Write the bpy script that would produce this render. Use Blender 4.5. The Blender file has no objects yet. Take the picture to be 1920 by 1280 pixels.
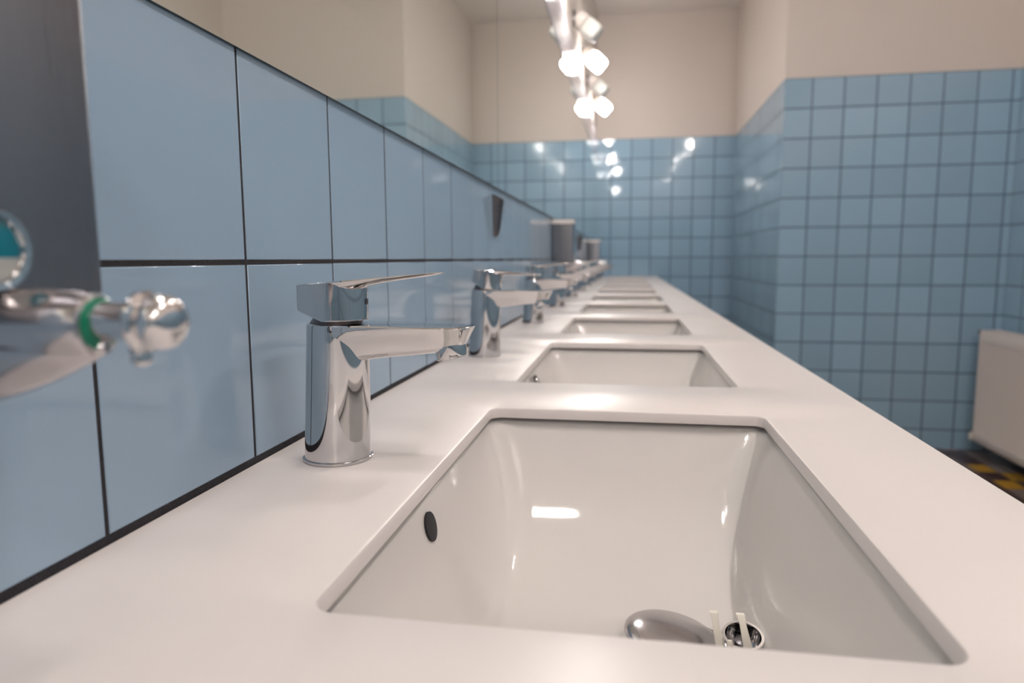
import bpy, bmesh, math, random
from mathutils import Vector, Matrix
random.seed(7)
S = 0.14            # one splashback tile course in metres; all lengths below are in tile courses
ZF = -6.24          # floor, measured from the countertop surface
PI = math.pi
scn = bpy.context.scene
COL = scn.collection

def P(x, y, z):
    return Vector((x * S, y * S, (z - ZF) * S))

# ------------------------------------------------------------------ materials
def new_mat(name):
    m = bpy.data.materials.new(name); m.use_nodes = True
    nt = m.node_tree
    return m, nt, nt.nodes['Principled BSDF']

def pbr(name, col, rough=.5, metal=0., coat=0., noise=0., nscale=20, bump=0., bscale=200, spec=None, ior=None):
    m, nt, b = new_mat(name)
    b.inputs['Base Color'].default_value = (*col, 1)
    b.inputs['Roughness'].default_value = rough
    b.inputs['Metallic'].default_value = metal
    b.inputs['Coat Weight'].default_value = coat
    b.inputs['Coat Roughness'].default_value = .03
    if ior: b.inputs['IOR'].default_value = ior
    if spec is not None: b.inputs['Specular IOR Level'].default_value = spec
    tc = nt.nodes.new('ShaderNodeTexCoord')
    if noise:
        n = nt.nodes.new('ShaderNodeTexNoise'); n.inputs['Scale'].default_value = nscale
        n.inputs['Detail'].default_value = 4
        r = nt.nodes.new('ShaderNodeMix'); r.data_type = 'RGBA'
        r.inputs[6].default_value = (*[c * (1 - noise) for c in col], 1)
        r.inputs[7].default_value = (*[min(1, c * (1 + noise)) for c in col], 1)
        nt.links.new(tc.outputs['Object'], n.inputs['Vector'])
        nt.links.new(n.outputs['Fac'], r.inputs[0])
        nt.links.new(r.outputs[2], b.inputs['Base Color'])
    if bump:
        n2 = nt.nodes.new('ShaderNodeTexNoise'); n2.inputs['Scale'].default_value = bscale
        bp = nt.nodes.new('ShaderNodeBump'); bp.inputs['Strength'].default_value = bump
        bp.inputs['Distance'].default_value = .001
        nt.links.new(tc.outputs['Object'], n2.inputs['Vector'])
        nt.links.new(n2.outputs['Fac'], bp.inputs['Height'])
        nt.links.new(bp.outputs['Normal'], b.inputs['Normal'])
    return m

def emit(name, col, strength):
    m, nt, b = new_mat(name)
    b.inputs['Base Color'].default_value = (.9, .9, .88, 1)
    b.inputs['Emission Color'].default_value = (*col, 1)
    b.inputs['Emission Strength'].default_value = strength
    return m

def wall_mat(name, axis, joint0, tile_col, grout_col, paint, ztop=7.624, th=1.0945, tw=1.12, gw=.048):
    """paint above the dado, square glazed tiles with recessed joints below; world metres"""
    m, nt, b = new_mat(name)
    N = nt.nodes; L = nt.links
    geo = N.new('ShaderNodeNewGeometry'); sep = N.new('ShaderNodeSeparateXYZ')
    L.new(geo.outputs['Position'], sep.inputs[0])
    def math_(op, a, bb=None, c=None):
        n = N.new('ShaderNodeMath'); n.operation = op
        for i, v in enumerate((a, bb, c)):
            if v is None: continue
            if isinstance(v, (int, float)): n.inputs[i].default_value = v
            else: L.new(v, n.inputs[i])
        return n.outputs[0]
    def cell(src, off, size):
        u = math_('DIVIDE', math_('SUBTRACT', src, off), size)
        fr = math_('FRACT', u)
        d = math_('MINIMUM', fr, math_('SUBTRACT', 1., fr))
        return u, math_('MULTIPLY', d, size)
    u, du = cell(sep.outputs[axis], joint0 * S, tw * S)
    v, dv = cell(sep.outputs[2], (ztop - ZF) * S, th * S)
    d = math_('MINIMUM', du, dv)
    mr = N.new('ShaderNodeMapRange'); mr.inputs[1].default_value = gw * .5 * S * .7
    mr.inputs[2].default_value = gw * .5 * S * 1.35; L.new(d, mr.inputs[0])
    tile = mr.outputs[0]
    isw = math_('GREATER_THAN', sep.outputs[2], (ztop - ZF) * S)
    # per tile tint and tilt
    cu = math_('FLOOR', u); cv = math_('FLOOR', v)
    cmb = N.new('ShaderNodeCombineXYZ'); L.new(cu, cmb.inputs[0]); L.new(cv, cmb.inputs[1])
    wn = N.new('ShaderNodeTexWhiteNoise'); L.new(cmb.outputs[0], wn.inputs['Vector'])
    tint = N.new('ShaderNodeMix'); tint.data_type = 'RGBA'
    tint.inputs[6].default_value = (*[c * .94 for c in tile_col], 1)
    tint.inputs[7].default_value = (*[c * 1.06 for c in tile_col], 1)
    L.new(wn.outputs['Value'], tint.inputs[0])
    mx = N.new('ShaderNodeMix'); mx.data_type = 'RGBA'
    mx.inputs[6].default_value = (*grout_col, 1); L.new(tint.outputs[2], mx.inputs[7]); L.new(tile, mx.inputs[0])
    mx2 = N.new('ShaderNodeMix'); mx2.data_type = 'RGBA'
    L.new(mx.outputs[2], mx2.inputs[6]); mx2.inputs[7].default_value = (*paint, 1); L.new(isw, mx2.inputs[0])
    L.new(mx2.outputs[2], b.inputs['Base Color'])
    rr = N.new('ShaderNodeMapRange'); rr.inputs[3].default_value = .8; rr.inputs[4].default_value = .055
    L.new(math_('MULTIPLY', tile, math_('SUBTRACT', 1., isw)), rr.inputs[0])
    L.new(rr.outputs[0], b.inputs['Roughness'])
    # tile tilt normal + joint bump
    vm = N.new('ShaderNodeVectorMath'); vm.operation = 'SUBTRACT'; L.new(wn.outputs['Color'], vm.inputs[0]); vm.inputs[1].default_value = (.5, .5, .5)
    vs = N.new('ShaderNodeVectorMath'); vs.operation = 'SCALE'; vs.inputs['Scale'].default_value = .012; L.new(vm.outputs[0], vs.inputs[0])
    va = N.new('ShaderNodeVectorMath'); va.operation = 'ADD'; L.new(vs.outputs[0], va.inputs[0]); L.new(geo.outputs['Normal'], va.inputs[1])
    vn = N.new('ShaderNodeVectorMath'); vn.operation = 'NORMALIZE'; L.new(va.outputs[0], vn.inputs[0])
    ht = math_('MAXIMUM', tile, isw)
    bp = N.new('ShaderNodeBump'); bp.inputs['Strength'].default_value = .6; bp.inputs['Distance'].default_value = .001
    L.new(ht, bp.inputs['Height']); L.new(vn.outputs[0], bp.inputs['Normal'])
    nm = N.new('ShaderNodeTexNoise'); nm.inputs['Scale'].default_value = 9
    L.new(geo.outputs['Position'], nm.inputs['Vector'])
    bp2 = N.new('ShaderNodeBump'); bp2.inputs['Strength'].default_value = .012; bp2.inputs['Distance'].default_value = .004
    L.new(nm.outputs['Fac'], bp2.inputs['Height']); L.new(bp.outputs['Normal'], bp2.inputs['Normal'])
    L.new(bp2.outputs['Normal'], b.inputs['Normal'])
    return m

PAINT = (.565, .50, .455)
TILE = (.265, .395, .505)
GROUT = (.06, .095, .13)
M = {}
M['wall_x'] = wall_mat('wall facing x joints', 0, 8.479, TILE, GROUT, PAINT)
M['wall_back'] = wall_mat('back wall tile', 0, 7.529, TILE, GROUT, PAINT)
M['wall_y'] = wall_mat('side wall tile', 1, 27.93, TILE, GROUT, PAINT)
M['paint'] = pbr('beige paint', PAINT, .45, noise=.03, nscale=3)
M['ceiling'] = pbr('ceiling paint', (.60, .55, .51), .8, noise=.02)
M['tile'] = pbr('light blue glazed tile', (.295, .40, .505), .045, noise=.035, nscale=6, bump=.03, bscale=14)
M['grout'] = pbr('dark grout', (.018, .016, .020), .9, noise=.5, nscale=300, bump=.8, bscale=900)
M['counter'] = pbr('warm white quartz', (.66, .61, .59), .30, noise=.025, nscale=8, spec=.28)
M['ceramic'] = pbr('white glazed ceramic', (.59, .56, .54), .055, coat=.1)
M['chrome'] = pbr('chrome', (.66, .65, .655), .03, 1.)
M['chrome_worn'] = pbr('worn chrome', (.52, .50, .51), .16, 1., noise=.12, nscale=60)
M['steel'] = pbr('brushed steel', (.25, .25, .27), .27, 1.)
M['steel_dark'] = pbr('dark steel', (.16, .15, .16), .32, 1., noise=.3, nscale=80)
M['mirror'] = pbr('mirror glass', (.80, .855, .82), .0, 1.)
M['mirror_edge'] = pbr('mirror edge', (.03, .045, .042), .25)
M['strip'] = pbr('satin metal strip', (.80, .77, .84), .16, .5)
M['dark'] = pbr('dark hole', (.012, .012, .014), .7)
M['plastic'] = pbr('white plastic', (.72, .68, .60), .35)
M['green'] = pbr('green gasket', (.0, .16, .09), .3)
M['teal'] = pbr('teal soap window', (.0, .14, .19), .12, coat=.6)
M['radiator'] = pbr('radiator enamel', (.64, .58, .55), .35)
M['white_metal'] = pbr('white lamp metal', (.72, .66, .62), .4)
M['glass_off'] = pbr('frosted lamp glass', (.72, .72, .68), .25)
M['glass_on'] = emit('lit lamp glass', (1., .945, .90), 90)
M['glass_ceiling'] = emit('lit ceiling lamp glass', (1., .94, .90), 620)
M['red'] = pbr('indicator dot', (.02, .02, .03), .3)

# brushed look for steel: stretched noise on the normal and tint
def brush(m, ax):
    nt = m.node_tree; b = nt.nodes['Principled BSDF']
    tc = nt.nodes.new('ShaderNodeTexCoord'); mp = nt.nodes.new('ShaderNodeMapping')
    sc = [600, 600, 600]; sc[ax] = 6
    mp.inputs['Scale'].default_value = sc
    n = nt.nodes.new('ShaderNodeTexNoise'); n.inputs['Scale'].default_value = 1
    bp = nt.nodes.new('ShaderNodeBump'); bp.inputs['Strength'].default_value = .35; bp.inputs['Distance'].default_value = .0004
    nt.links.new(tc.outputs['Object'], mp.inputs['Vector']); nt.links.new(mp.outputs[0], n.inputs['Vector'])
    nt.links.new(n.outputs['Fac'], bp.inputs['Height']); nt.links.new(bp.outputs['Normal'], b.inputs['Normal'])
brush(M['steel'], 2)
def aniso(m, v, rot):
    nt = m.node_tree; b = nt.nodes['Principled BSDF']
    t = nt.nodes.new('ShaderNodeTangent'); t.direction_type = 'RADIAL'; t.axis = 'Z'
    nt.links.new(t.outputs[0], b.inputs['Tangent'])
    b.inputs['Anisotropic'].default_value = v; b.inputs['Anisotropic Rotation'].default_value = rot
aniso(M['steel'], .6, .25)
def level_split(m, low, z0):
    nt = m.node_tree; b = nt.nodes['Principled BSDF']
    tc = nt.nodes.new('ShaderNodeTexCoord'); sp = nt.nodes.new('ShaderNodeSeparateXYZ')
    g = nt.nodes.new('ShaderNodeMath'); g.operation = 'GREATER_THAN'; g.inputs[1].default_value = z0
    mx = nt.nodes.new('ShaderNodeMix'); mx.data_type = 'RGBA'
    mx.inputs[6].default_value = (*low, 1); mx.inputs[7].default_value = b.inputs['Base Color'].default_value
    nt.links.new(tc.outputs['Object'], sp.inputs[0]); nt.links.new(sp.outputs[2], g.inputs[0])
    nt.links.new(g.outputs[0], mx.inputs[0]); nt.links.new(mx.outputs[2], b.inputs['Base Color'])
level_split(M['teal'], (.42, .42, .40), .088 * S)

def floor_mat():
    m, nt, b = new_mat('patterned floor mosaic')
    N = nt.nodes; L = nt.links
    geo = N.new('ShaderNodeNewGeometry')
    mp = N.new('ShaderNodeVectorMath'); mp.operation = 'MULTIPLY'; mp.inputs[1].default_value = (11, 8, 0)
    L.new(geo.outputs['Position'], mp.inputs[0])
    fl = N.new('ShaderNodeVectorMath'); fl.operation = 'FLOOR'; L.new(mp.outputs[0], fl.inputs[0])
    fr = N.new('ShaderNodeVectorMath'); fr.operation = 'FRACTION'; L.new(mp.outputs[0], fr.inputs[0])
    wn = N.new('ShaderNodeTexWhiteNoise'); L.new(fl.outputs[0], wn.inputs['Vector'])
    r = N.new('ShaderNodeValToRGB'); r.color_ramp.interpolation = 'CONSTANT'
    cols = [(0, (.045, .02, .022)), (.3, (.17, .13, .12)), (.55, (.42, .23, .02)), (.75, (.075, .045, .045)), (.88, (.24, .2, .19))]
    e = r.color_ramp.elements
    e[0].position = 0; e[0].color = (*cols[0][1], 1)
    e[1].position = cols[1][0]; e[1].color = (*cols[1][1], 1)
    for p, c in cols[2:]:
        x = e.new(p); x.color = (*c, 1)
    L.new(wn.outputs['Value'], r.inputs[0])
    # joints
    s = N.new('ShaderNodeSeparateXYZ'); L.new(fr.outputs[0], s.inputs[0])
    mn = N.new('ShaderNodeMath'); mn.operation = 'MINIMUM'; L.new(s.outputs[0], mn.inputs[0]); L.new(s.outputs[1], mn.inputs[1])
    gt = N.new('ShaderNodeMath'); gt.operation = 'GREATER_THAN'; gt.inputs[1].default_value = .05; L.new(mn.outputs[0], gt.inputs[0])
    mx = N.new('ShaderNodeMix'); mx.data_type = 'RGBA'; mx.inputs[6].default_value = (.03, .025, .025, 1)
    L.new(gt.outputs[0], mx.inputs[0]); L.new(r.outputs[0], mx.inputs[7])
    L.new(mx.outputs[2], b.inputs['Base Color']); b.inputs['Roughness'].default_value = .3
    return m
M['floor'] = floor_mat()

# ------------------------------------------------------------------ helpers (lengths in courses, local to the object's origin)
def link(name, bm, mat, parent=None, loc=(0, 0, 0), smooth=True, bevel=0, seg=3, weighted=True):
    for v in bm.verts: v.co *= S
    bmesh.ops.recalc_face_normals(bm, faces=bm.faces)
    me = bpy.data.meshes.new(name); bm.to_mesh(me); bm.free()
    mats = mat if isinstance(mat, (list, tuple)) else [mat]
    for m in mats: me.materials.append(m)
    o = bpy.data.objects.new(name, me); COL.objects.link(o)
    if parent is not None:
        o.parent = parent; o.location = Vector(loc) * S
    else:
        o.location = P(*loc)
    if smooth:
        for p in me.polygons: p.use_smooth = True
    if bevel:
        md = o.modifiers.new('edge', 'BEVEL'); md.width = bevel * S; md.segments = seg
        md.limit_method = 'ANGLE'; md.angle_limit = math.radians(35); md.harden_normals = True
    elif smooth:
        me.set_sharp_from_angle(angle=math.radians(38))
    return o

def tag(o, label=None, cat=None, group=None, kind=None):
    if label: o['label'] = label
    if cat: o['category'] = cat
    if group: o['group'] = group
    if kind: o['kind'] = kind
    return o

def empty(name, loc, label=None, cat=None, group=None):
    o = bpy.data.objects.new(name, None); COL.objects.link(o)
    o.location = P(*loc); o.empty_display_size = .02
    return tag(o, label, cat, group)

def dup(root, loc=None, label=None, group=None):
    r = root.copy(); COL.objects.link(r)
    if loc is not None: r.location = P(*loc)
    if label: r['label'] = label
    if group: r['group'] = group
    def rec(src, dst):
        for ch in list(src.children):
            c = ch.copy(); COL.objects.link(c); c.parent = dst
            rec(ch, c)
    rec(root, r)
    return r

def box(bm, x0, x1, y0, y1, z0, z1):
    vs = [bm.verts.new(p) for p in ((x0, y0, z0), (x1, y0, z0), (x1, y1, z0), (x0, y1, z0), (x0, y0, z1), (x1, y0, z1), (x1, y1, z1), (x0, y1, z1))]
    for f in ((0, 3, 2, 1), (4, 5, 6, 7), (0, 1, 5, 4), (1, 2, 6, 5), (2, 3, 7, 6), (3, 0, 4, 7)):
        bm.faces.new([vs[i] for i in f])
    return vs

def lathe(bm, prof, n=48, M4=None, cap0=True, cap1=True, cx=None):
    """prof: (r, z) list, axis z; M4 transform; cx optional x shift per ring"""
    rings = []
    for i, (r, z) in enumerate(prof):
        dx = cx[i] if cx else 0
        rings.append([bm.verts.new((dx + r * math.cos(2 * PI * k / n), r * math.sin(2 * PI * k / n), z)) for k in range(n)])
    for a, b in zip(rings, rings[1:]):
        for k in range(n):
            bm.faces.new((a[k], a[(k + 1) % n], b[(k + 1) % n], b[k]))
    if cap0: bm.faces.new(rings[0][::-1])
    if cap1: bm.faces.new(rings[-1])
    if M4 is not None:
        for rg in rings:
            for v in rg: v.co = M4 @ v.co

def loft(bm, sections, caps=True):
    rs = [[bm.verts.new(p) for p in s] for s in sections]
    n = len(rs[0])
    for a, b in zip(rs, rs[1:]):
        for k in range(n):
            bm.faces.new((a[k], a[(k + 1) % n], b[(k + 1) % n], b[k]))
    if caps:
        bm.faces.new(rs[0][::-1]); bm.faces.new(rs[-1])

AX = Matrix.Rotation(PI / 2, 4, 'Y')      # z axis -> x axis

# ------------------------------------------------------------------ room shell
def struct_box(name, b, mat, bevel=0):
    bm = bmesh.new(); box(bm, *b)
    o = link(name, bm, mat, smooth=False, loc=(0, 0, 0))
    return tag(o, kind='structure')

W, W0 = 15.48, 7.5
YB, YN, YR = 39.93, 27.93, -30.
CZ = 14.22
struct_box('floor', (-.3, W + .5, YR - .5, YB + .5, ZF - .5, ZF), M['floor'])
struct_box('ceiling', (-.3, W + .5, YR - .5, YB + .5, CZ, CZ + .5), M['ceiling'])
struct_box('wall_left', (-.5, -.05, YR, YB, ZF, CZ), M['paint'])
struct_box('wall_back', (-.5, W0 + .05, YB, YB + .5, ZF, CZ), M['wall_back'])
struct_box('wall_right', (W, W + .5, YR, YN + .3, ZF, CZ), M['wall_y'])
struct_box('wall_rear', (-.5, W + .5, YR - .5, YR, ZF, CZ), M['wall_x'])
# projecting block at the far right: two tiled faces, one mesh with two materials
bm = bmesh.new(); vs = box(bm, W0, W + .5, YN, YB + .5, ZF, CZ)
for f in bm.faces:
    nrm = f.normal if f.normal.length else None
    f.normal_update()
    f.material_index = 1 if abs(f.normal.x) > .5 else 0
o = link('wall_right_block', bm, [M['wall_x'], M['wall_y']], smooth=False); tag(o, kind='structure')
o.name = 'wall_alcove'

# tiled splashback on the left wall: two courses of square tiles over dark grout
Y0 = 3.0943
bm = bmesh.new(); box(bm, -.05, -.004, -6, YB, -.02, 1.992)
gr = link('trim_1', bm, M['grout'], smooth=False); tag(gr, kind='structure')
bm = bmesh.new()
rng = random.Random(3)
def tile(bm, y0, y1, z0, z1):
    b = .0065
    a = rng.uniform(-.0012, .0012); c = rng.uniform(-.0012, .0012); oo = rng.uniform(-.002, .0)
    ym, zm = (y0 + y1) / 2, (z0 + z1) / 2
    def X(y, z): return oo + a * (y - ym) + c * (z - zm)
    prof = ((0, -.03), (0, -b), (b * .3, -b * .35), (b, 0))
    loops = []
    for off, dx in prof:
        r = []
        for (yy, zz) in ((y0 + off, z0 + off), (y1 - off, z0 + off), (y1 - off, z1 - off), (y0 + off, z1 - off)):
            r.append(bm.verts.new((X(yy, zz) + dx, yy, zz)))
        loops.append(r)
    for p, q in zip(loops, loops[1:]):
        for k in range(4): bm.faces.new((p[k], p[(k + 1) % 4], q[(k + 1) % 4], q[k]))
    bm.faces.new(loops[-1])
k = -9
while True:
    a = Y0 + k + .0085; c = min(Y0 + k + 1 - .0085, YB - .02)
    if a > YB - .1: break
    tile(bm, a, c, .034, .990)
    tile(bm, a, c, 1.012, 1.997)
    k += 1
tl = link('tiles', bm, M['tile'], parent=gr, smooth=True)
for p in tl.data.polygons:
    if p.area > .3 * S * S: p.use_smooth = False
if 'sharp_edge' in tl.data.attributes: tl.data.attributes.remove(tl.data.attributes['sharp_edge'])
bm2 = None

# ------------------------------------------------------------------ mirror panes
def pane(y0, y1, x0, x1, label):
    th = .035
    def zb(x): return 1.0109 + .996 * (1.8193 - x) / 1.8193 - .004
    zt = 6.27
    bm = bmesh.new()
    c = [(x0, y0, zb(x0)), (x1, y1, zb(x1)), (x1, y1, zt), (x0, y0, zt)]
    f = [bm.verts.new(p) for p in c]; bk = [bm.verts.new((p[0] - th, p[1], p[2])) for p in c]
    bm.faces.new(f).material_index = 0
    bm.faces.new(bk[::-1]).material_index = 1
    for k in range(4):
        bm.faces.new((f[k], bk[k], bk[(k + 1) % 4], f[(k + 1) % 4])).material_index = 1
    o = link('mirror', bm, [M['mirror'], M['mirror_edge']], smooth=False)
    return tag(o, label, 'mirror', 'frameless wall mirrors above the splashback')
pane(-4., 9.478, -.012, .045, 'frameless mirror pane above the blue tiles, nearer the camera than the vertical seam')
pane(9.498, YB - .15, .045, .045, 'long frameless mirror pane beyond the vertical seam, running to the far wall')
bm = bmesh.new()
box(bm, -.05, .045, -4., YB - .15, 6.36, 7.6)
for v in bm.verts:
    if v.co.x < 0: v.co.x = -.045
o = link('light_strip', bm, M['strip'], smooth=False, bevel=.012)
bm = bmesh.new(); box(bm, -.044, .02, -4., YB - .15, 6.27, 6.36)
sg = link('shadow_gap', bm, M['mirror_edge'], parent=o, smooth=False)
tag(o, 'pale satin metal strip running above the mirrors, below the spotlights', 'wall strip')

# ------------------------------------------------------------------ countertop with ten cut-outs
XL, XR, SN, SF, PITCH, NS = .9163, 2.6949, 1.7785, 4.5519, 3.775, 10
CW = 3.4428
TH = .068
def ring_pts(x0, x1, y0, y1, r, n=8):
    pts = []
    for cx, cy, a0 in ((x1 - r, y1 - r, 0), (x0 + r, y1 - r, PI / 2), (x0 + r, y0 + r, PI), (x1 - r, y0 + r, 3 * PI / 2)):
        for j in range(n + 1):
            a = a0 + PI / 2 * j / n
            pts.append((cx + r * math.cos(a), cy + r * math.sin(a)))
    return pts
bm = bmesh.new()
ends = [-4.] + [SN + PITCH * k - .5 for k in range(NS)] + [YB - .01]
def quad(x0, x1, y0, y1, z=0):
    v = [bm.verts.new(p) for p in ((x0, y0, z), (x1, y0, z), (x1, y1, z), (x0, y1, z))]
    bm.faces.new(v)
quad(0, CW, -4., SN - .5)
for k in range(NS):
    ya = SN + PITCH * k - .5
    yb = SN + PITCH * (k + 1) - .5 if k < NS - 1 else YB - .01
    hx = (XL, XR); hy = (SN + PITCH * k, SF + PITCH * k); n = 8
    R = .075
    prof = ((.014, 0), (.005, -.004), (0, -.014), (0, -TH))
    loops = []
    for off, z in prof:
        loops.append([bm.verts.new((x, y, z)) for x, y in ring_pts(hx[0] - off, hx[1] + off, hy[0] - off, hy[1] + off, R + off, n)])
    outer = []
    base = ring_pts(hx[0] - .014, hx[1] + .014, hy[0] - .014, hy[1] + .014, R + .014, n)
    for q in range(4):
        cxy = ((CW, yb), (0, yb), (0, ya), (CW, ya))[q]
        for j in range(n + 1):
            x, y = base[q * (n + 1) + j]
            first_is_x = q in (0, 2)      # arc starts on the x side
            if j == n // 2: p = cxy
            elif (j < n // 2) == first_is_x: p = (cxy[0], y)
            else: p = (x, cxy[1])
            outer.append(bm.verts.new((*p, 0)))
    m_ = len(outer)
    for a_, b_ in [(outer, loops[0])] + list(zip(loops, loops[1:])):
        for i in range(m_):
            try: bm.faces.new((a_[i], a_[(i + 1) % m_], b_[(i + 1) % m_], b_[i]))
            except ValueError: pass
# front edge: small round and apron, then a thin underside strip outside the basins
pf = ((CW, 0), (CW + .006, -.004), (CW + .01, -.014), (CW + .01, -.9), (CW - .12, -.9), (CW - .12, -TH - .02))
prev = None
for x, z in pf:
    cur = [bm.verts.new((x, -4., z)), bm.verts.new((x, YB - .01, z))]
    if prev: bm.faces.new((prev[0], prev[1], cur[1], cur[0]))
    prev = cur
bmesh.ops.remove_doubles(bm, verts=bm.verts, dist=1e-5)
ct = link('countertop', bm, M['counter'], smooth=True)
tag(ct, 'long warm white stone countertop with a row of sink cut-outs along the tiled wall', 'countertop')
for nm_, x_ in (('support_panel', 0),):
    bm = bmesh.new()
    box(bm, .02, CW - .2, -3.9, -3.7, ZF, -TH)
    box(bm, CW - .3, CW - .14, -3.9, YB - .05, ZF, -.6)
    link('base_panel', bm, M['white_metal'], parent=ct, smooth=False).location = P(0, 0, 0) - P(0, 0, 0)

# ------------------------------------------------------------------ sinks
DEPTH = .76
def basin_z(u, v):
    su = min(max((1 - abs(u)) / .42, 0), 1); sv = min(max((1 - abs(v)) / .98, 0), 1)
    g = 1 - (1 - su) ** 2.3; f = 1 - (1 - sv) ** 2.7
    # slight fall to the outlet
    return -TH - .004 - (DEPTH - .0) * g * f
HX, HY = (XR - XL) / 2 + .05, (SF - SN) / 2 + .06
def make_sink(k):
    cx, cy = (XL + XR) / 2, (SN + SF) / 2 + PITCH * k
    r = empty('sink', (cx, cy, 0))
    bm = bmesh.new(); n = 56
    g = []
    def warp(t): return math.sin(t * PI / 2) * .55 + t * .45
    for i in range(n + 1):
        row = []
        for j in range(n + 1):
            u = warp(-1 + 2 * i / n); v = warp(-1 + 2 * j / n)
            row.append(bm.verts.new((u * HX, v * HY, basin_z(u, v))))
        g.append(row)
    for i in range(n):
        for j in range(n):
            bm.faces.new((g[i][j], g[i + 1][j], g[i + 1][j + 1], g[i][j + 1]))
    # flange under the counter
    b = link('basin', bm, M['ceramic'], parent=r, smooth=True)
    for p in b.data.polygons: p.use_smooth = True
    b.data.attributes.remove(b.data.attributes['sharp_edge']) if 'sharp_edge' in b.data.attributes else None
    so = b.modifiers.new('thickness', 'SOLIDIFY'); so.thickness = .05 * S; so.offset = -1
    # recalc may flip; make sure normals face up
    if b.data.polygons[len(b.data.polygons) // 2].normal.z < 0: b.data.flip_normals()
    # outlet ring
    bm = bmesh.new()
    lathe(bm, ((.12, -.03), (.12, .004), (.20, .004), (.212, .012), (.225, .008), (.23, -.004)), 48, cap1=False, cap0=True)
    dr = link('drain_ring', bm, M['chrome_worn'], parent=r, loc=(.30, 0, basin_z(.33, 0) + .012))
    bm = bmesh.new(); lathe(bm, ((.118, 0), (.118, .006)), 32)
    dh = link('drain_hole', bm, M['dark'], parent=dr, loc=(0, 0, -.01)); 
    # overflow in the wall side
    u = -.955
    ox, oy, oz = u * HX, -.13, basin_z(u, -.1)
    nx = Vector((.97, 0, .25)).normalized()
    rot = nx.to_track_quat('Z', 'Y').to_matrix().to_4x4()
    bm = bmesh.new()
    lathe(bm, ((.070, -.05), (.070, .0), (.065, .0015)), 32, M4=rot, cap0=True, cap1=True)
    ov = link('overflow_hole', bm, M['dark'], parent=r, loc=(ox + .012, oy, oz))
    return r
ORD = ['first', 'second', 'third', 'fourth', 'fifth', 'sixth', 'seventh', 'eighth', 'ninth', 'tenth']
s0 = make_sink(0)
tag(s0, 'white rectangular undermount sink nearest the camera, with a bare dark overflow hole', 'sink', 'undermount sinks along the countertop')
for k in range(1, NS):
    cx, cy = (XL + XR) / 2, (SN + SF) / 2 + PITCH * k
    lab = {1: 'white undermount sink second from the camera, with a chrome overflow ring',
           NS - 1: 'white undermount sink farthest from the camera, against the far blue wall'}.get(k,
           'white undermount sink, %s from the camera in the row along the countertop' % ORD[k])
    r = dup(s0, (cx, cy, 0), lab)
    if k == 1:
        for c in r.children:
            if c.name.startswith('overflow_hole'):
                nx = Vector((.97, 0, .25)).normalized(); rot = nx.to_track_quat('Z', 'Y').to_matrix().to_4x4()
                bm = bmesh.new()
                lathe(bm, ((.085, -.02), (.092, .012), (.088, .03), (.072, .034), (.062, .022), (.06, .0)), 32, M4=rot, cap0=True, cap1=False)
                ring = link('overflow_ring', bm, M['chrome'], parent=r, loc=tuple(Vector(c.location) / S))
                ring['label'] = 'chrome overflow ring'

# plug lying in the first sink
pl = empty('drain_plug', (2.055, 3.15, -.803), 'loose chrome domed drain plug with white plastic prongs lying in the nearest sink', 'drain plug')
bm = bmesh.new()
prof = [(.235 * math.cos(t), .03 + .055 * math.sin(t)) for t in [i * PI / 2 / 12 for i in range(12)]] + [(.004, .085)]
prof = [(.20, 0), (.228, .012), (.235, .03)] + prof
tilt = Matrix.Rotation(math.radians(9), 4, 'Y')
lathe(bm, prof, 56, M4=tilt)
link('dome', bm, M['chrome_worn'], parent=pl)
bm = bmesh.new()
Tc = Matrix.Translation((.31, -.03, .02)) @ Matrix.Rotation(math.radians(14), 4, 'X')
lathe(bm, ((.092, -.005), (.097, .07), (.092, .085), (.08, .085), (.076, .06), (.074, -.03)), 40, M4=Tc, cap0=True, cap1=True)
link('collar', bm, M['chrome'], parent=pl)
bm = bmesh.new()
lathe(bm, ((.035, .0), (.035, .055), (.02, .062)), 24, M4=Tc)
link('spindle', bm, M['steel_dark'], parent=pl)
def prong(pts, w, t):
    bm = bmesh.new()
    secs = []
    for (x, y, z), ww in zip(pts, w):
        secs.append([(x - ww, y - t, z), (x + ww, y - t, z), (x + ww, y + t, z), (x - ww, y + t, z)])
    loft(bm, secs)
    return link('prong', bm, M['plastic'], parent=pl, bevel=.003, seg=2)
prong([(.225, -.07, .004), (.205, -.06, .07), (.185, -.045, .16), (.178, -.03, .195)], (.026, .020, .015, .019), .010)
prong([(.255, -.11, .004), (.245, -.11, .08), (.243, -.11, .105)], (.013, .012, .010), .008)
prong([(.345, -.085, .004), (.325, -.08, .07), (.305, -.06, .16), (.295, -.04, .20)], (.030, .020, .015, .020), .010)
bm = bmesh.new(); lathe(bm, ((.05, 0), (.062, .01), (.062, .03), (.045, .036)), 32, M4=Matrix.Translation((.335, -.09, .0)))
link('clip', bm, M['plastic'], parent=pl)

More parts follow.
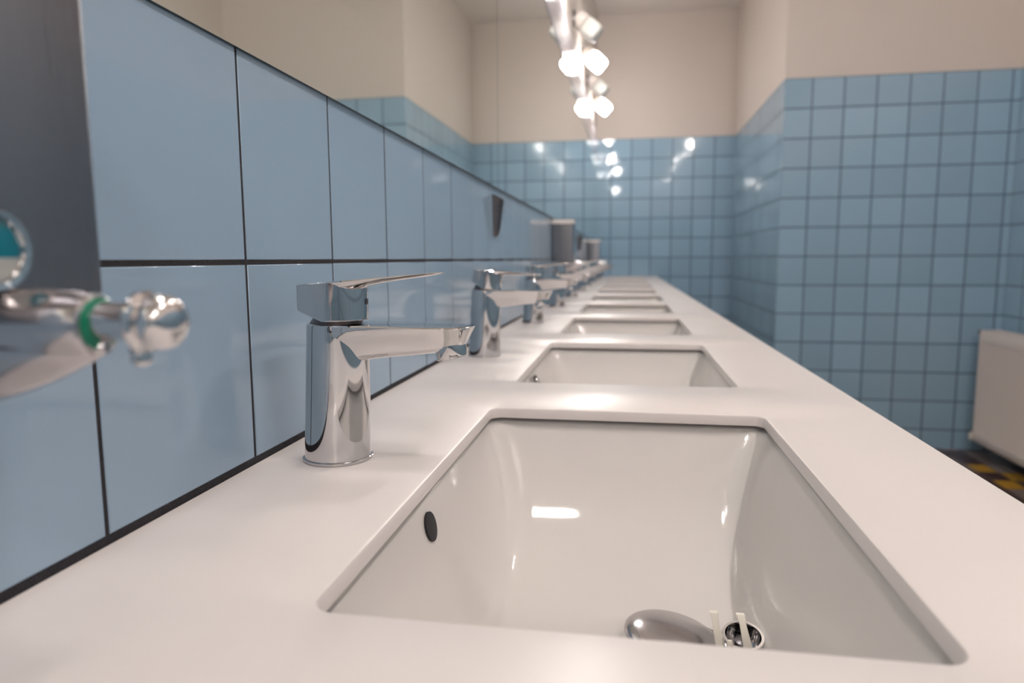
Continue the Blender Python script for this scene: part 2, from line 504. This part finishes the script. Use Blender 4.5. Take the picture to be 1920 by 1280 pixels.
# ------------------------------------------------------------------ faucets
FX = .3630
def half_section(x, ht, hb, zt, zb, n=None):
    pts = [(-ht, zt - .007), (-ht + .004, zt - .001), (-ht + .012, zt)]
    right = []
    # bottom curve
    k_ = min(1, ht / .12); vh = max(.055 * (1 - x / .5), .004) + .007; side = [(ht, zt - .007), (ht - .001, zt - vh), (hb + (ht - hb) * .60, zt - vh - (zt - zb - vh) * .42), (hb + .028 * k_, zb + .030), (hb + .012 * k_, zb + .010), (hb - .012 * k_, zb)]
    loop = [(-y, z) for y, z in side[::-1]] + [(-ht + .005 * k_, zt - .0015), (-ht + .014 * k_, zt)] + [(ht - .014 * k_, zt), (ht - .005 * k_, zt - .0015)] + side
    return [(x, y, z) for y, z in loop]
def make_faucet():
    r = empty('faucet', (FX, 3.26, 0))
    bm = bmesh.new(); lathe(bm, ((.172, 0), (.176, .004), (.176, .014), (.170, .018)), 64)
    link('base_ring', bm, M['chrome'], parent=r)
    bm = bmesh.new()
    N_ = 14
    prof = []; cxs = []
    for i in range(N_ + 1):
        t = i / N_
        prof.append((.167 - .014 * t, .018 + (.697 - .018 - .008) * t)); cxs.append(.022 * t)
    prof += [(.1505, .6945), (.145, .697)]; cxs += [.022, .022]
    lathe(bm, prof, 72, cx=cxs)
    link('body', bm, M['chrome'], parent=r)
    # spout: broad on top, narrow below, tapering and rounded at the tip
    st = [(-.02, .135, .05, .6965, .47), (.06, .151, .055, .6965, .485), (.13, .150, .056, .6965, .505), (.175, .148, .056, .6965, .517),
          (.25, .146, .056, .6955, .527), (.33, .143, .055, .694, .536), (.43, .139, .054, .692, .546), (.52, .134, .053, .690, .555),
          (.58, .130, .052, .689, .561)]
    secs = [half_section(*q) for q in st]
    for a_ in (20, 38, 52, 64, 74, 82, 87):
        sn_, cs_ = math.sin(math.radians(a_)), math.cos(math.radians(a_)) ** .62
        xt = .58 + .141 * sn_; xb = .58 + .095 * sn_; zt_ = .689 - .003 * sn_; zb_ = .561 + .032 * sn_
        hs = half_section(.6, .130 * cs_ + .002, .052 * cs_ + .002, zt_, zb_)
        secs.append([(xt + (xb - xt) * min(max((zt_ - z) / (zt_ - zb_), 0), 1) ** 1.0, max(-1, min(1, y)), z) for x, y, z in hs])
    bm = bmesh.new()
    loft(bm, secs)
    sp = link('spout', bm, M['chrome'], parent=r)
    bm = bmesh.new()
    T = Matrix.Translation((.606, 0, .566)) @ Matrix.Rotation(math.radians(-11), 4, 'Y')
    lathe(bm, ((.078, .03), (.080, -.030), (.077, -.036), (.068, -.036), (.064, -.026)), 48, M4=T, cap0=True, cap1=True)
    link('aerator', bm, M['chrome'], parent=sp)
    bm = bmesh.new(); lathe(bm, ((.135, .692), (.128, .705), (.105, .735), (.10, .76)), 48, M4=Matrix.Translation((.015, 0, 0)))
    link('cartridge_collar', bm, M['steel_dark'], parent=r)
    # handle: origin at the pivot
    bm = bmesh.new()
    hz = .705
    out = []
    bx, hw, rc = -.128, .150, .022
    for j in range(6):
        a = PI + PI / 2 * j / 5
        out.append((bx + rc + rc * math.cos(a), -hw + rc + rc * math.sin(a)))
    for j in range(25):
        a = -PI / 2 + PI * j / 24
        out.append((.022 + .154 * math.cos(a), hw * math.sin(a)))
    for j in range(6):
        a = PI / 2 + PI / 2 * j / 5
        out.append((bx + rc + rc * math.cos(a), hw - rc + rc * math.sin(a)))
    lo = [bm.verts.new((x, y, .007)) for x, y in out]; hi = [bm.verts.new((x, y, .40)) for x, y in out]
    n = len(out)
    for i in range(n): bm.faces.new((lo[i], lo[(i + 1) % n], hi[(i + 1) % n], hi[i]))
    bm.faces.new(lo[::-1]); bm.faces.new(hi)
    def cut(pt, nrm):
        geom = bm.verts[:] + bm.edges[:] + bm.faces[:]
        rr = bmesh.ops.bisect_plane(bm, geom=geom, plane_co=pt, plane_no=nrm, clear_outer=True)
        ed = [e for e in rr['geom_cut'] if isinstance(e, bmesh.types.BMEdge)]
        bmesh.ops.contextual_create(bm, geom=ed)
    cut((-.128, 0, .890 - hz), (-.084, 0, 1))
    cut((-.128, 0, .770 - hz), Vector((-.060, 0, -.135)).normalized())
    h = link('handle', bm, M['chrome'], parent=r, loc=(0, 0, hz), bevel=.007, seg=3)
    # lever plate
    def topz(x): return .890 - hz + .084 * (x + .128) + .0015
    ls = [(-.11, .135, .03), (-.03, .143, .045), (.06, .146, .058), (.12, .142, .056), (.17, .134, .046), (.22, .126, .036), (.30, .118, .028), (.40, .110, .022),
          (.48, .101, .018), (.53, .088, .014), (.555, .068, .010), (.568, .042, .006), (.572, .018, .004)]
    bm = bmesh.new(); secs = []
    for x, w, t in ls:
        zt = topz(x); pts = []
        for q in ((-1, -.12), (-.97, 0), (-.5, .0), (0, 0), (.5, 0), (.97, 0), (1, -.12), (.93, -.5), (.7, -.85), (.35, -1), (0, -1), (-.35, -1), (-.7, -.85), (-.93, -.5)):
            pts.append((x, q[0] * w, zt + q[1] * t))
        secs.append(pts)
    loft(bm, secs)
    link('lever', bm, M['chrome'], parent=h)
    bm = bmesh.new(); lathe(bm, ((.016, 0), (.016, .004)), 24, M4=Matrix.Translation((.1745, 0, .10)) @ AX)
    link('indicator', bm, M['red'], parent=h)
    return r
f0 = make_faucet()
tag(f0, 'chrome single lever faucet nearest the camera, in focus beside the first sink', 'faucet', 'chrome faucets along the countertop')
FP = 3.79
for k in range(1, NS):
    lab = {1: 'chrome faucet second from the camera, its lever tilted slightly down',
           NS - 1: 'chrome faucet farthest from the camera, by the far blue wall'}.get(k,
           'chrome faucet, %s from the camera in the row by the tiled wall' % ORD[k])
    r = dup(f0, (FX - .02 * min(k, 1), 3.26 + FP * k, 0), lab)
    if k == 1:
        for c in r.children:
            if c.name.startswith('handle'): c.rotation_euler = (0, math.radians(9.5), math.radians(4))

# ------------------------------------------------------------------ soap dispensers (origin: foot of the back face)
def rounded_outline(x0, x1, y0, y1, r, n=6):
    return ring_pts(x0, x1, y0, y1, r, n)
def make_dispenser():
    r = empty('soap_dispenser', (0, 1.28, .93))
    bm = bmesh.new()
    hw = .275
    pts = ring_pts(0, .52, -hw, hw, .028, 6)
    pts = [(max(x, 0), y) for x, y in pts]
    lo = [bm.verts.new((x, y, 0)) for x, y in pts]; hi = [bm.verts.new((x, y, .93)) for x, y in pts]
    n = len(pts)
    for i in range(n): bm.faces.new((lo[i], lo[(i + 1) % n], hi[(i + 1) % n], hi[i]))
    bm.faces.new(lo[::-1]); bm.faces.new(hi)
    link('case', bm, M['steel'], parent=r, bevel=.006)
    bm = bmesh.new(); box(bm, .0, .526, -hw - .006, hw + .006, .915, 1.012)
    link('lid', bm, M['white_metal'], parent=r, bevel=.004)
    bm = bmesh.new()
    lathe(bm, ((.088, 0), (.090, .012), (.084, .020), (.070, .018), (.066, .008)), 48, M4=Matrix.Translation((.52, -.045, .105)) @ AX, cap1=False)
    wf = link('window_frame', bm, M['chrome'], parent=r)
    bm = bmesh.new()
    lathe(bm, ((.068, 0), (.066, .008), (.05, .012), (.03, .014), (.004, .015)), 40, M4=Matrix.Translation((.52, -.045, .105)) @ AX)
    link('level_window', bm, M['teal'], parent=wf)
    # pump: horizontal housing, green seal, neck, knob
    bm = bmesh.new()
    T = Matrix.Translation((0, 0, -.055)) @ AX
    lathe(bm, ((.070, .12), (.078, .14), (.078, .63), (.075, .69), (.066, .72), (.058, .725)), 48, M4=T)
    pm = link('pump_housing', bm, M['chrome_worn'], parent=r)
    # curved spout cup beneath the housing
    bm = bmesh.new(); secs = []
    for i in range(13):
        t = i / 12; x = .18 + t * .56
        d = .145 * (1 - t ** 2.2) + .012
        w = .085 * math.sqrt(max(1 - (t ** 3), 0.02))
        zt = -.055
        secs.append([(x, w * math.cos(a), zt - .045 + (-d if math.sin(a) > 0 else .02) * abs(math.sin(a))) for a in [2 * PI * q / 20 for q in range(20)]])
    loft(bm, secs)
    link('drip_spout', bm, M['chrome_worn'], parent=pm)
    bm = bmesh.new(); lathe(bm, ((.048, .0), (.055, .004), (.055, .014), (.045, .018)), 40, M4=Matrix.Translation((.716, 0, -.05)) @ AX)
    link('seal_ring', bm, M['green'], parent=pm)
    bm = bmesh.new()
    lathe(bm, ((.041, .0), (.041, .06), (.040, .115), (.044, .128), (.060, .133), (.065, .140), (.064, .150), (.050, .157), (.056, .163), (.059, .175), (.058, .19), (.052, .208), (.038, .22), (.018, .2255), (.003, .227)),
          48, M4=Matrix.Translation((.688, 0, -.045)) @ AX)
    link('push_knob', bm, M['chrome'], parent=r)
    bm = bmesh.new(); lathe(bm, ((.014, -.022), (.022, -.012), (.022, .01), (.012, .03)), 20, M4=Matrix.Translation((.818, 0, -.115)))
    link('drip_tip', bm, M['chrome'], parent=r)
    return r
d0 = make_dispenser()
tag(d0, 'brushed steel wall soap dispenser in the left foreground, out of focus', 'soap dispenser', 'steel soap dispensers on the splashback')
dup(d0, (0, 16.95, .93), 'brushed steel soap dispenser on the tiled wall above the middle faucets')
dup(d0, (0, 32.4, .86), 'small distant steel soap dispenser near the far end of the tiled wall')

# ------------------------------------------------------------------ tapered brackets on the tiles
def bracket_mesh():
    bm = bmesh.new(); secs = []
    for i in range(9):
        t = i / 8; z = t * .57
        w = .055 + .045 * t; p = .075 + .075 * t
        if t < .12: w *= .8; p *= .75
        s = []
        for q in range(13):
            a = -PI / 2 + PI * q / 12
            zz = z
            if i == 8: zz = z - .07 * max(0, math.cos(a)) * 1.0
            s.append((p * math.cos(a) ** .8 if math.cos(a) > 1e-6 else 0, w * math.sin(a), zz))
        secs.append(s)
    loft(bm, secs)
    return bm
def make_bracket():
    r = empty('bottle_opener', (0, 9.40, 1.315))
    link('shell', bracket_mesh(), M['steel_dark'], parent=r)
    for yy, zz in ((-.03, .44), (.0, .35)):
        bm = bmesh.new(); lathe(bm, ((.013, 0), (.013, .008), (.004, .013)), 16, M4=Matrix.Translation((.135, yy, zz)) @ AX)
        link('screw_head', bm, M['chrome'], parent=r)
    return r
b0 = make_bracket(); b0.name = 'wall_hook'
tag(b0, 'tapered dark metal wall hook on the upper blue tiles, before the mirror seam', 'wall hook', 'tapered hooks on the splashback')
b1 = dup(b0, (0, 26.1, 1.315), 'tapered dark metal wall hook far away, just left of the distant soap dispenser')

# ------------------------------------------------------------------ spotlights above the mirror
def cube_glass(bm, M4, s=.225, L=.43):
    prof = []
    secs = []
    for t, k in ((0, .80), (.05, .93), (.14, .99), (.5, 1.0), (.84, .97), (.94, .88), (.985, .74), (1., .55)):
        sc = []
        for q in range(32):
            a = 2 * PI * q / 32
            c, s_ = math.cos(a), math.sin(a)
            p = 5.
            rr = 1 / ((abs(c) ** p + abs(s_) ** p) ** (1 / p))
            sc.append(M4 @ Vector((s * k * rr * c, s * k * rr * s_, t * L)))
        secs.append(sc)
    loft(bm, secs)
def head(parent, at, direction, lit, glass='glass_on', sc=1.):
    """one adjustable head: stem from the rail, white cup, frosted glass"""
    d = Vector(direction).normalized()
    rot = d.to_track_quat('Z', 'Y').to_matrix().to_4x4()
    T = Matrix.Translation(at) @ rot @ Matrix.Scale(sc, 4)
    bm = bmesh.new()
    lathe(bm, ((.08, -.34), (.15, -.33), (.21, -.27), (.225, -.14), (.225, -.05), (.20, -.02)), 32, M4=T)
    cup = link('lamp_cup', bm, M['white_metal'], parent=parent)
    bm = bmesh.new(); cube_glass(bm, T @ Matrix.Translation((0, 0, .005)))
    g = link('lamp_glass', bm, M[glass] if lit else M['glass_off'], parent=cup)
    if not lit: g['label'] = 'unlit frosted glass'
    return cup
RAILZ = 8.75
def spot(y, lit, label):
    r = empty('wall_spotlight', (-.05, y, RAILZ), label, 'spotlight', 'square glass spotlights over the mirror')
    bm = bmesh.new(); lathe(bm, ((.26, 0), (.26, .05), (.24, .07)), 40, M4=AX)
    link('mounting_plate', bm, M['steel_dark'], parent=r)
    a = Vector((.05, 0, 0)); d = Vector((.16, 0, -.02))
    bm = bmesh.new(); lathe(bm, ((.04, 0), (.04, d.length)), 16, M4=Matrix.Translation(a) @ d.to_track_quat('Z', 'Y').to_matrix().to_4x4())
    link('arm', bm, M['chrome_worn'], parent=r)
    head(r, (.40, 0, -.20), (.72, -.10, -.66), lit, sc=1.28)
    return r
YS = [(35.2, 1), (31.4, 0), (27.3, 1), (23.5, 0), (19.4, 1), (15.5, 0), (11.5, 0), (7.6, 0), (3.6, 1), (-4.3, 0)]
LB = ['lit square spotlight over the mirror, farthest of those in view',
      'unlit square spotlight over the mirror, between the two glowing ones',
      'lit square spotlight over the mirror, nearer of the two glowing ones',
      'unlit pale glass spotlight over the mirror at the top of the picture',
      'lit square spotlight over the mirror, just above the top of the picture',
      'unlit square spotlight out of the picture above the fourth faucet',
      'unlit square spotlight out of the picture above the third faucet',
      'unlit square spotlight out of the picture above the second faucet',
      'lit square spotlight out of the picture above the nearest faucet',
      'unlit square spotlight over the mirror behind the camera']
for (y, l), lb in zip(YS, LB): spot(y, l, lb)

# ceiling lights: a rail with three glass heads
def ceiling_light(y, label):
    r = empty('ceiling_light', (8.07, y, CZ), label, 'ceiling light', 'glass-headed ceiling lights down the room')
    bm = bmesh.new(); box(bm, -.25, .25, -1.3, 1.3, -.16, 0)
    link('rail', bm, M['white_metal'], parent=r, bevel=.03)
    for dy in (-1., 0, 1.):
        head(r, (0, dy, -.42), (.0, 0, -1), True, 'glass_ceiling', sc=.55)
for y, lb in ((13.4, 'ceiling light with three lit glass heads beside the far sinks'), (0., 'ceiling light with three lit glass heads level with the camera'),
              (-12.3, 'ceiling light with three lit glass heads behind the camera'), (-24.6, 'ceiling light with three lit glass heads by the rear wall')):
    ceiling_light(y, lb)
# ------------------------------------------------------------------ radiator on the right wall
ra = empty('radiator', (14.34, 27.05, -5.72), 'white ribbed panel radiator on the right wall near the corner', 'radiator')
LR, HR = 9.0, 4.12
bm = bmesh.new(); n = 8 * 6 * 8
front = []
nn = 640
for i in range(nn + 1):
    y = -LR * i / nn
    e = min(i, nn - i) / nn * LR
    d = .06 * (.5 - .5 * math.cos(2 * PI * y / .225)) ** 2 if e > .14 else 0
    front.append((d, y))
rows = [(.10, -.035), (.04, -.008), (.14, 0), (HR - .3, 0), (HR - .22, 0), (HR - .09, .0), (HR - .03, .03), (HR - .01, .09)]
grid = []
for z, xo in ((.04, .09), (.06, .03), (.12, 0), (.30, 0), (.36, 1), (HR - .46, 1), (HR - .40, 0), (HR - .08, 0), (HR - .03, .03), (HR - .01, .09)):
    use = xo == 1
    grid.append([bm.verts.new(((d if use else (0 if xo in (0,) else xo)), y, z)) for d, y in front])
for a, b in zip(grid, grid[1:]):
    for i in range(nn): bm.faces.new((a[i], a[i + 1], b[i + 1], b[i]))
link('front_panel', bm, M['radiator'], parent=ra)
bm = bmesh.new(); box(bm, .05, .12, -LR + .02, -.02, .05, HR - .05); link('panel_core', bm, M['radiator'], parent=ra, bevel=.01)
bm = bmesh.new(); box(bm, .55, .62, -LR + .02, -.02, .05, HR - .05); link('rear_panel', bm, M['radiator'], parent=ra, bevel=.01)
bm = bmesh.new()
for i in range(41):
    y = -.1 - (LR - .2) * i / 40
    box(bm, .06, .60, y - .025, y + .025, HR - .05, HR)
box(bm, .02, .10, -LR, 0, HR - .04, HR + .01); box(bm, .56, .64, -LR, 0, HR - .04, HR + .01)
link('top_grille', bm, M['radiator'], parent=ra)
for yy in (-LR, -.03):
    bm = bmesh.new(); box(bm, .03, .63, yy, yy + .03, .06, HR); link('side_panel', bm, M['radiator'], parent=ra, bevel=.01)
bm = bmesh.new(); lathe(bm, ((.10, 0), (.11, .06), (.08, .12), (.06, .16)), 24, M4=Matrix.Translation((.06, -.02, HR - .09)) @ Matrix.Rotation(-PI / 2, 4, 'X'))
link('air_vent', bm, M['steel_dark'], parent=ra)
bm = bmesh.new(); lathe(bm, ((.05, 0), (.05, .08), (.09, .09), (.09, .2), (.06, .22)), 24, M4=Matrix.Translation((.12, 0, .38)) @ Matrix.Rotation(-PI / 2, 4, 'X'))
v_ = link('valve', bm, M['steel_dark'], parent=ra)
bm = bmesh.new(); lathe(bm, ((.07, 0), (.115, .04), (.125, .14), (.11, .26), (.07, .29)), 24, M4=Matrix.Translation((.08, .14, .34)) @ Matrix.Rotation(PI, 4, 'X'))
link('valve_cap', bm, M['plastic'], parent=v_)
for yy in (-1.2, -6.8):
    bm = bmesh.new(); box(bm, .60, W - 14.34, yy - .1, yy + .1, .6, HR - .5); link('bracket', bm, M['radiator'], parent=ra)

# ------------------------------------------------------------------ camera
F, pitch, yaw, roll, cz, cxx = 1291.2572, *[math.radians(a) for a in (6.8277, 9.5185, -.2663)], 1.0109, 1.8193
fw = Vector((-math.sin(yaw) * math.cos(pitch), math.cos(yaw) * math.cos(pitch), -math.sin(pitch)))
rt = Vector((math.cos(yaw), math.sin(yaw), 0)); up = rt.cross(fw)
r2 = rt * math.cos(roll) + up * math.sin(roll); u2 = -rt * math.sin(roll) + up * math.cos(roll)
mw = Matrix((( r2.x, u2.x, -fw.x), (r2.y, u2.y, -fw.y), (r2.z, u2.z, -fw.z))).to_4x4()
mw.translation = P(cxx, 0, cz)
cd = bpy.data.cameras.new('camera'); cam = bpy.data.objects.new('camera', cd); COL.objects.link(cam)
cam.matrix_world = mw
cd.sensor_width = 36; cd.sensor_fit = 'HORIZONTAL'; cd.lens = F / 1920 * 36; cd.clip_start = .01
cd.dof.use_dof = True; cd.dof.focus_distance = 3.35 * S; cd.dof.aperture_fstop = 6.6
scn.camera = cam

# ------------------------------------------------------------------ world + view
w = bpy.data.worlds.new('world'); scn.world = w; w.use_nodes = True
w.node_tree.nodes['Background'].inputs[0].default_value = (.8, .85, 1, 1)
w.node_tree.nodes['Background'].inputs[1].default_value = .0
vs_ = scn.view_settings
vs_.view_transform = 'Standard'; vs_.look = 'None'; vs_.gamma = 1; vs_.use_curve_mapping = False
vs_.exposure = .24
